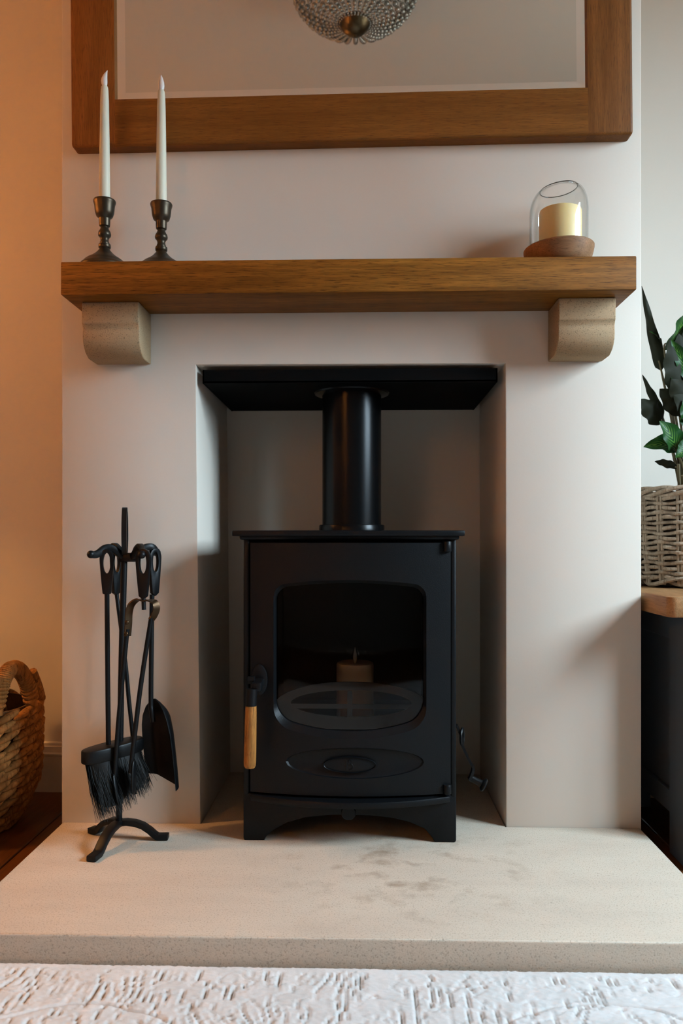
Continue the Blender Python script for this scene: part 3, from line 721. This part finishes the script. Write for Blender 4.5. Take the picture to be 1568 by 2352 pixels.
br_ = obj('bristles', join(core, (V, F)), 'bristle', bt, 50); br_['kind'] = 'stuff'
# poker
pk = thing('poker', 'slim black iron poker hanging behind the stand stem and brush', 'poker', (-.447, -.062, .12), 'fire tools on the stand')
tool_handle(pk, -.4790, -.068, .6020, 62, .0130, .090)
obj('shaft', tube(smoothpath([(-.4780, -.067, .515), (-.4610, -.066, .378), (-.4550, -.065, .310), (-.4480, -.064, .242), (-.4460, -.062, .18), (-.4445, -.062, .128)], 4), .0040, 10), 'iron2', pk)
obj('barb', tube(smoothpath([(-.4450, -.062, .150), (-.4370, -.062, .146), (-.4330, -.062, .155)], 4), [.0036] * 6 + [.003, .002, .001], 8), 'iron2', pk)
# tongs
tg = thing('fire_tongs', 'black iron fire tongs with bronze sprung strap at the front of the stand', 'tongs', (-.44, -.138, .15), 'fire tools on the stand')
tool_handle(tg, -.4040, -.146, .6030, -6, .0142, .093)
obj('peg', tube([(-.4040, -.146, .514), (-.4030, -.146, .4915)], .0040, 12), 'iron2', tg)
M['strap'] = m_plain('browned_steel', (.085, .045, .020), .35, .8, var=.4)
sp_ = smoothpath([(-.4345, -.143, .4430), (-.4325, -.143, .4650), (-.4315, -.143, .4850), (-.4265, -.143, .5010), (-.4140, -.143, .5100), (-.4020, -.143, .5085), (-.3920, -.143, .5080), (-.3835, -.143, .5040), (-.3810, -.143, .4930), (-.3850, -.143, .4810), (-.3905, -.143, .4730)], 4)
obj('spring_strap', tube(sp_, 1, side=(.65, .76, 0), w=.0072, h=.0013), 'strap', tg, 50)['label'] = 'browned steel spring strap'
for q in ((-.4330, .4690), (-.4342, .4480)):
    obj('rivet', ellipsoid((q[0], -.151, q[1]), .0042, .003, .0042, 12, 8), 'strap', tg)
l1 = smoothpath([(-.4345, -.143, .4560), (-.4430, -.142, .373), (-.4520, -.140, .281), (-.4590, -.139, .183)], 5)
obj('arm', tube(l1, .0043, 10), 'iron2', tg)
l2 = smoothpath([(-.3905, -.143, .4760), (-.4085, -.142, .363), (-.4195, -.140, .281), (-.4300, -.139, .192)], 5)
obj('arm', tube(l2, .0043, 10), 'iron2', tg)
for (x, z, tx) in ((-.4545, .160, .35), (-.4240, .1835, -.05)):
    m = ellipsoid((0, 0, 0), .0040, .0120, .0330, 16, 10)
    obj('jaw', ([(x + p[0] + tx * -p[2] * .5, -.139 + p[1], z + p[2]) for p in m[0]], m[1]), 'iron2', tg)
# shovel
sv = thing('ash_shovel', 'black iron ash shovel with dished blade hanging on the stand', 'shovel', (-.39, -.068, .15), 'fire tools on the stand')
tool_handle(sv, -.4040, -.069, .6030, 55, .0140, .092)
obj('shaft', tube(smoothpath([(-.4085, -.070, .514), (-.4100, -.070, .40), (-.4105, -.071, .312), (-.4090, -.073, .292), (-.4060, -.072, .270)], 4), .0046, 10), 'iron2', sv)
ua = R(-38); U = Vector((math.cos(ua), math.sin(ua), 0)); Nn = Vector((math.sin(ua), -math.cos(ua), 0)); C0 = Vector((-.3885, -.066, 0))
lef = [(.0, -.0400), (.2, -.0440), (.45, -.0500), (.62, -.0520), (.76, -.0490), (.88, -.0390), (.96, -.0260), (1.0, -.0140)]
rig = [(.0, .0520), (.2, .0480), (.45, .0410), (.62, .0350), (.76, .0260), (.88, .0140), (.96, .0010), (1.0, -.0100)]
def itp(T, v):
    for (a, x0), (b_, x1) in zip(T, T[1:]):
        if v <= b_: return x0 + (x1 - x0) * (v - a) / (b_ - a)
    return T[-1][1]
nu, nv = 20, 24; V = []
for layer in (0, -.0022):
    for j in range(nv + 1):
        v_ = j / nv; a, b_ = itp(lef, v_), itp(rig, v_)
        for i in range(nu + 1):
            q = i / nu; u = a + (b_ - a) * q; e = abs(2 * q - 1)
            lift = .017 * max(0, (e - .68) / .32) ** 1.5 + .017 * max(0, (v_ - .8) / .2) ** 1.5 * (1 - max(0, (e - .68) / .32) ** 1.5)
            V.append(tuple(C0 + U * u + Nn * (lift - .006 + layer) + Vector((0, 0, .1575 + .1560 * v_ - .17 * u * (1 - v_)))))
F = []; K = (nu + 1) * (nv + 1)
for L in (0, K):
    for j in range(nv):
        for i in range(nu):
            a = L + j * (nu + 1) + i; F.append((a, a + 1, a + nu + 2, a + nu + 1))
bl = [i for i in range(nu + 1)] + [j * (nu + 1) + nu for j in range(1, nv + 1)] + [nv * (nu + 1) + i for i in range(nu - 1, -1, -1)] + [j * (nu + 1) for j in range(nv - 1, 0, -1)]
for a, b_ in zip(bl, bl[1:] + bl[:1]): F.append((a, b_, b_ + K, a + K))
obj('blade', (V, F), 'iron2', sv, 40)

# ------------------------------------------------------------------ sideboard in the right alcove
sb = thing('sideboard', 'slate blue painted sideboard with thick oak top in the right alcove', 'sideboard', (1.0, .12, 0))
bx0, bx1, by0, by1 = .601, 1.36, -.086, .336
tpoly = []
for i in range(9):
    a = PI + PI / 2 * i / 8; tpoly.append((.553 + .016 + .016 * math.cos(a), -.120 + .016 + .016 * math.sin(a)))
tpoly += [(1.40, -.120), (1.40, .342), (.553, .342)]
obj('oak_top', bevel(extr(tpoly, lambda u, v, t: (u, v, t), .477, .515), .003, 2, None, 40), 'side_oak', sb, 40)
for xa in (bx0, bx1 - .06):
    obj('leg', box(xa, xa + .06, by0, by0 + .092, 0, .477, .002, 1), 'navy', sb); obj('leg', box(xa, xa + .06, by1 - .06, by1, 0, .477, .002, 1), 'navy', sb)
for xa in (bx0 + .001, bx1 - .021):
    obj('side_rail', box(xa, xa + .02, by0 + .092, by1 - .06, .0806, .1237, .001, 1), 'navy', sb)
    obj('side_rail', box(xa, xa + .02, by0 + .092, by1 - .06, .425, .477, .001, 1), 'navy', sb)
    obj('side_panel', box(xa + (.008 if xa < 1 else 0), xa + (.02 if xa < 1 else .012), by0 + .092, by1 - .06, .1237, .425), 'navy', sb)
obj('back_panel', box(bx0 + .06, bx1 - .06, by1 - .015, by1, .08, .477), 'navy', sb)
obj('base_panel', box(bx0 + .02, bx1 - .02, by0 + .02, by1 - .015, .082, .10), 'navy', sb)
for xa, xb in ((bx0 + .063, .979), (.982, bx1 - .063)):
    dr = obj('door', join(box(xa, xb, by0 + .003, by0 + .018, .105, .472), ), 'navy', sb)
    obj('door_frame', join(box(xa, xa + .05, by0 - .004, by0 + .003, .105, .472), box(xb - .05, xb, by0 - .004, by0 + .003, .105, .472), box(xa + .05, xb - .05, by0 - .004, by0 + .003, .105, .155), box(xa + .05, xb - .05, by0 - .004, by0 + .003, .422, .472)), 'navy', dr)
    obj('knob', lathe([(0, -.028), (.012, -.026), (.014, -.020), (.006, -.012), (.006, 0), (0, 0)], ((xb - .025) if xa < .98 else (xa + .025), by0 - .004, .32), 16, 'y'), 'brass', dr)

# ------------------------------------------------------------------ wicker planter and plant
wx, wy, wz0, wz1 = .727, .226, .5155, .735
wk = thing('wicker_planter', 'grey-brown willow wicker planter basket standing on the oak sideboard', 'planter', (wx, wy, wz0))
def wr(z): q = (z - wz0) / (wz1 - wz0); return .104 + .014 * q + .004 * math.sin(PI * q)
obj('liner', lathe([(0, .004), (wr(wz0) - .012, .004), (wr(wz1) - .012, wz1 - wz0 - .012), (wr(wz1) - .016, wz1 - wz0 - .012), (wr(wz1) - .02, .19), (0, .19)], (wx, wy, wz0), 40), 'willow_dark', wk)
NS = 17
for k in range(NS):
    a0 = 2 * PI * k / NS + .12
    for da in (-.035, .035):
        a = a0 + da
        obj('stake', tube([(wx + (wr(z) - .001) * math.cos(a), wy + (wr(z) - .001) * math.sin(a), z) for z in (wz0 + .006, wz0 + .07, wz0 + .14, wz1 - .008)], .0038, 7), 'willow', wk)
rows = 17; rowh = (wz1 - wz0 - .036) / rows
for j in range(rows):
    z = wz0 + .016 + rowh * (j + .5); P = []
    for i in range(136):
        a = 2 * PI * i / 136
        ph = math.cos(NS * (a - .12)) * (1 if j % 2 else -1)
        rr = wr(z) + .0050 * ph + .0012 * noise.noise((a * 4, j * 3.1, 0))
        P.append((wx + rr * math.cos(a), wy + rr * math.sin(a), z + .0016 * noise.noise((a * 3, j * 5.7, 2)) + .0018 * math.sin(NS * .5 * a + j)))
    rd = [.0043 + .0011 * noise.noise((i * .09, j * 2.3, 8)) for i in range(136)]
    obj('weave_rod', tube(P, rd, 7, closed=True), 'willow', wk)
for zc, nn in ((wz0 + .0140, 2), (wz1 - .012, 4)):
    for s_ in range(nn):
        P = []
        for i in range(120):
            a = 2 * PI * i / 120; ph = a * 4 + 2 * PI * s_ / nn
            rr = wr(zc) + .0005 + .0075 * math.cos(ph)
            P.append((wx + rr * math.cos(a), wy + rr * math.sin(a), zc + .0085 * math.sin(ph)))
        obj('rim_rod', tube(P, .0047, 7, closed=True), 'willow', wk)
ptz = wz0 + .192
pt = thing('potted_plant', 'leafy green patterned houseplant growing in the wicker planter', 'plant', (wx, wy, ptz))
obj('soil', lathe([(0, .010), (.05, .009), (.095, .001), (.095, -.0005), (0, -.0005)], (wx, wy, ptz), 28), 'soil', pt)
def leaf(base, tip, W_, nrm, sag=.0, wave=.004, fold=.25, root=None, sk=.8, nu=9, nv=18):
    def pull(p): return Vector((p[0] - .020 * max(0, min(1, (p[0] - .61) / .06)), p[1], p[2]))   # lean of the whole crown towards the chimney breast
    B0, T0 = pull(base), pull(tip); d = T0 - B0; L = d.length; Nn = Vector(nrm); Nn = (Nn - d * (Nn.dot(d) / d.length_squared)).normalized(); Sd = d.normalized().cross(Nn)
    V, F, UV = [], [], []
    ph = random.random() * 6
    for j in range(nv + 1):
        t = j / nv; c = B0 + d * t + Nn * (sag * 4 * t * (1 - t))
        w = W_ * (math.sin(PI * min(1, t ** sk)) ** .8 if 0 < t < 1 else 0) + .0004
        for i in range(nu):
            q = -1 + 2 * i / (nu - 1)
            p = c + Sd * (w * q) + Nn * (abs(q) ** 1.4 * w * fold + wave * abs(q) ** 2 * math.sin(ph + t * 17 + (2 if q > 0 else 0)) * min(1, 4 * t * (1 - t)))
            V.append(tuple(p)); UV.append((i / (nu - 1), t))
    for j in range(nv):
        for i in range(nu - 1): a = j * nu + i; F.append((a, a + 1, a + nu + 1, a + nu))
    o = obj('leaf', (V, F), 'leaf', pt, 80)
    me = o.data; ul = me.uv_layers.new(name='UVMap')
    if len(me.vertices) == len(UV):
        for lp_ in me.loops: ul.data[lp_.index].uv = UV[lp_.vertex_index]
    if root is not None:
        r0 = Vector(root); mid = (r0 + B0) / 2 + Vector((0, 0, .02))
        obj('stalk', tube(smoothpath([tuple(r0), tuple(mid), tuple(B0), tuple(B0 + d * .12 + Nn * sag * .4)], 5), [.0026] * 10 + [.002] * 6, 7), 'stem', pt)
rz = ptz + .006
C_ = (-.25, -.95, .15)
leaf((.664, .170, .988), (.602, .165, 1.172), .0125, (.45, .85, .2), -.006, .006, .5, (.708, .205, rz), .42)
leaf((.665, .170, 1.045), (.617, .155, 1.070), .009, (.2, -.6, .8), .004, .002, .3, (.710, .21, rz))
leaf((.668, .160, 1.030), (.715, .145, 1.140), .026, (.75, -.65, .2), .012, .005, .2, (.715, .205, rz))
leaf((.690, .145, .930), (.668, .130, 1.045), .029, (-.25, .95, -.1), -.012, .004, .2, (.715, .20, rz))
leaf((.722, .145, .955), (.672, .130, 1.045), .017, (-.3, -.9, .3), .008, .004, .3, (.72, .205, rz))
leaf((.735, .160, .960), (.712, .145, 1.085), .036, (-.3, .95, 0), -.01, .005, .2, (.73, .205, rz))
leaf((.660, .165, .895), (.598, .150, .976), .0090, (.5, .8, .3), -.006, .003, .5, (.705, .21, rz), .5)
leaf((.663, .160, .872), (.590, .148, .922), .025, (.25, .85, -.45), -.010, .005, .25, (.708, .205, rz))
leaf((.682, .128, .806), (.620, .100, .868), .025, (.15, -.95, .2), .010, .003, .25, (.712, .19, rz))
leaf((.688, .140, .808), (.590, .120, .816), .023, (.05, -.85, .5), .016, .004, .25, (.708, .19, rz))
leaf((.712, .120, .822), (.664, .090, .790), .019, (.2, -.9, .4), .008, .003, .2, (.715, .19, rz))
leaf((.708, .155, .890), (.648, .150, .945), .024, (.2, .95, -.2), -.01, .005, .2, (.714, .20, rz))
leaf((.706, .150, .960), (.690, .135, 1.060), .028, (-.2, .95, -.1), -.010, .004, .2, (.718, .20, rz))
leaf((.712, .140, .905), (.668, .120, .960), .026, (.15, .95, -.2), -.008, .004, .2, (.718, .20, rz))
leaf((.716, .135, .860), (.690, .110, .915), .024, (-.1, -.95, .2), .008, .004, .2, (.718, .19, rz))
leaf((.735, .135, .870), (.672, .115, .925), .030, (-.1, .97, -.2), -.01, .004, .2, (.72, .20, rz))
leaf((.705, .150, .945), (.660, .140, .985), .018, (.1, -.9, .3), .008, .003, .2, (.715, .20, rz))
leaf((.730, .150, .820), (.700, .100, .850), .026, (.1, -.9, .5), .01, .004, .2, (.725, .19, rz))
leaf((.700, .165, .775), (.640, .165, .790), .009, (.1, .8, .5), .004, .003, .3, (.706, .20, rz))
leaf((.76, .18, .90), (.835, .14, .97), .034, (.1, -.9, .3), .012, .005, .2, (.74, .21, rz))
leaf((.76, .19, .98), (.83, .2, 1.09), .034, (.3, -.9, .3), .012, .005, .2, (.74, .22, rz))
leaf((.77, .16, .83), (.86, .10, .85), .034, (.1, -.5, .9), .012, .005, .2, (.74, .20, rz))
for (x, y, h) in ((.700, .17, .10), (.693, .165, .05), (.708, .17, .15), (.716, .175, .18), (.724, .185, .21), (.686, .17, .075), (.735, .20, .16), (.703, .16, .2)):
    obj('cane', tube(smoothpath([(x, y, ptz - .002), (x - .004, y - .006, ptz + h * .5), (x - .010, y - .018, ptz + h)], 4), .0036, 8), 'stem', pt)

# ------------------------------------------------------------------ woven floor basket with logs, left alcove
lx, ly = -.878, .110
wb = thing('woven_basket', 'round woven water hyacinth log basket on the floor by the left alcove wall', 'basket', (lx, ly, 0))
def lr(z): return .096 + .064 * min(1, (z / .10)) ** .55 if z < .10 else .160 + .004 * math.sin(PI * (z - .1) / .2)
ha = R(-20)
def hrise(a):   # two arched handles opposite each other
    d = abs((a - ha + PI) % (2 * PI) - PI); d = min(d, PI - d)
    return d
obj('inner_wall', lathe([(0, .012), (lr(.03) - .02, .012), (lr(.10) - .016, .10), (lr(.2) - .016, .2), (lr(.25) - .016, .262), (lr(.25) - .019, .262), (lr(.2) - .020, .2), (lr(.1) - .02, .1), (0, .016)], (lx, ly, 0), 48), 'bark', wb)
strand = ellipsoid((0, 0, 0), 1, 1, 1, 8, 6)
NR = 13; rh = .262 / NR
for j in range(NR):
    z = rh * (j + .5) + .001; r_ = lr(max(z, .008)); NSd = max(14, int(2 * PI * r_ / .040)); V, F = [], []
    for i in range(NSd):
        a = 2 * PI * (i + (j % 2) * .5) / NSd + .1 * noise.noise((i * 1.7, j * 2.1, 0)); sl = .45 + .12 * noise.noise((i * 2.2, j * 1.3, 5))
        L = 2 * PI * r_ / NSd * .80; k = len(V); rad = .0094 + .0014 * noise.noise((i * 3.3, j * 4.1, 1))
        for p in strand[0]:
            tl = p[0] * L; aa = a + (tl * math.cos(sl)) / r_
            ro = r_ + p[1] * rad * 1.15 + .005 * p[0]
            zz = z + tl * math.sin(sl) * .8 + p[2] * rad * .88
            V.append((lx + ro * math.cos(aa), ly + ro * math.sin(aa), max(.0005, zz)))
        F += [tuple(q + k for q in f) for f in strand[1]]
    o = obj('weave_row', (V, F), 'hyacinth', wb, 60)
obj('base', lathe([(0, .001), (.098, .001), (.104, .010), (0, .010)], (lx, ly, 0), 40), 'hyacinth', wb)
for base_a in (ha, ha + PI):
    P = []
    for i in range(41):
        t = -1 + 2 * i / 40; a = base_a + t * .31
        z = .262 + .088 * (max(0, 1 - abs(t) ** 2.3)) ** .75; rr = lr(.25) - .012 * (1 - t * t)
        P.append((lx + rr * math.cos(a), ly + rr * math.sin(a), z))
    hb = tube(P, .0125, 10)
    V, F = list(hb[0]), list(hb[1])
    PV = [Vector(p) for p in P]
    for i in range(1, 40):      # wrapped cord around the arch
        for s_ in (0,):
            t = (PV[i + 1] - PV[i - 1]).normalized(); rd = Vector((math.cos(base_a), math.sin(base_a), 0)); b2 = t.cross(rd)
            ring = [tuple(PV[i] + (rd * math.cos(q) + b2 * math.sin(q)) * .0138 + t * .004 * math.sin(q)) for q in [2 * PI * h / 12 for h in range(12)]]
            m = tube(ring, .0036, 5, closed=True); k = len(V); V += m[0]; F += [tuple(x + k for x in f) for f in m[1]]
    o = obj('handle', (V, F), 'hyacinth', wb, 60)
    # shoulder cords falling away from the arch
    for sgn in (-1, 1):
        for q in range(3):
            P2 = []
            for i in range(14):
                t = i / 13; a = base_a + sgn * (.27 + .42 * t + q * .05); z = .262 + (.072 - .022 * q) * (1 - t) ** 1.2 + .004
                rr = lr(.25) + .004
                P2.append((lx + rr * math.cos(a), ly + rr * math.sin(a), z))
            obj('shoulder_cord', tube(P2, .0095, 8), 'hyacinth', wb)
def log(p0, p1, r_, label):
    P0, P1 = Vector(p0), Vector(p1); d = P1 - P0; n = 14; V, F = [], []
    s = d.normalized().cross(Vector((0, 1, 0))).normalized(); q = d.normalized().cross(s)
    for j in range(9):
        for i in range(n):
            a = 2 * PI * i / n; rr = r_ * (1 + .10 * noise.noise((math.cos(a) * 2, math.sin(a) * 2, j * .5 + p0[0] * 9)))
            V.append(tuple(P0 + d * (j / 8) + (s * math.cos(a) + q * math.sin(a)) * rr))
    for j in range(8):
        for i in range(n): F.append((j * n + i, j * n + (i + 1) % n, (j + 1) * n + (i + 1) % n, (j + 1) * n + i))
    t = thing('firewood_log', label, 'log', p0, 'logs in the woven basket')
    obj('bark', (V, F), 'bark', t, 60)
    E_ = [V[i] for i in range(8 * n, 9 * n)]; obj('cut_end', (E_ + [V[i] for i in range(n)], [tuple(range(n)), tuple(range(2 * n - 1, n - 1, -1))]), 'logend', t, 0)
log((-.776, .100, .075), (-.868, .120, .440), .042, 'brown log leaning out above the woven basket handle')
log((-.925, .055, .070), (-.950, .045, .400), .043, 'brown log standing on the far left inside the woven basket')
log((-.900, .180, .070), (-.885, .200, .395), .040, 'brown log at the back of the woven basket, near the wall')

# ------------------------------------------------------------------ floor lamp beyond the left edge: warm alcove light; plus an added fill lamp
M['bulb'] = m_plain('bulb_glow', (1, .8, .55), .5); bb = M['bulb'].node_tree.nodes['Principled BSDF']; bb.inputs['Emission Color'].default_value = (1, .52, .2, 1); bb.inputs['Emission Strength'].default_value = 6
ms = M['lampshade']; nts = ms.node_tree; out = nts.nodes['Material Output']; pb = nts.nodes['Principled BSDF']
tr = N(nts, 'ShaderNodeBsdfTranslucent'); tr.inputs[0].default_value = (.95, .72, .45, 1); mx = N(nts, 'ShaderNodeMixShader'); mx.inputs[0].default_value = .6
nts.links.new(pb.outputs[0], mx.inputs[1]); nts.links.new(tr.outputs[0], mx.inputs[2]); nts.links.new(mx.outputs[0], out.inputs[0])
def floor_lamp(fx, fy, fz, watts, label):
    la = thing('floor_lamp', label, 'lamp', (fx, fy, 0), 'brass floor lamps')
    obj('base', lathe([(0, 0), (.13, 0), (.135, .008), (.12, .016), (.02, .024), (0, .024)], (fx, fy, .0005), 32), 'brass', la)
    obj('pole', tube([(fx, fy, .02), (fx, fy, fz - .07)], .010, 12), 'brass', la)
    obj('bulb', ellipsoid((fx, fy, fz - .035), .028, .028, .036, 14, 10), 'bulb', la)
    obj('shade', rings([[(fx + r_ * math.cos(a), fy + r_ * math.sin(a), z) for a in [2 * PI * i / 40 for i in range(40)]] for r_, z in ((.20, fz - .15), (.165, fz + .14), (.001, fz + .142))]), 'lampshade', la, 60)
    pt_ = bpy.data.lights.new('lamp_bulb', 'POINT'); pt_.energy = watts; pt_.color = (1.0, .50, .17); pt_.shadow_soft_size = .045
    po_ = bpy.data.objects.new('lamp_bulb', pt_); COL.objects.link(po_); po_.location = (fx, fy, fz + .04)
floor_lamp(-1.45, -.28, 1.32, LAMP, 'brass floor lamp with a linen drum shade beside the left alcove')
floor_lamp(-1.30, -2.55, 1.40, FILL_LAMP, 'added unseen warm fill light behind the camera, shaped as a brass floor lamp')  # added, not a known lamp: warms the shaded parts of the chimney breast
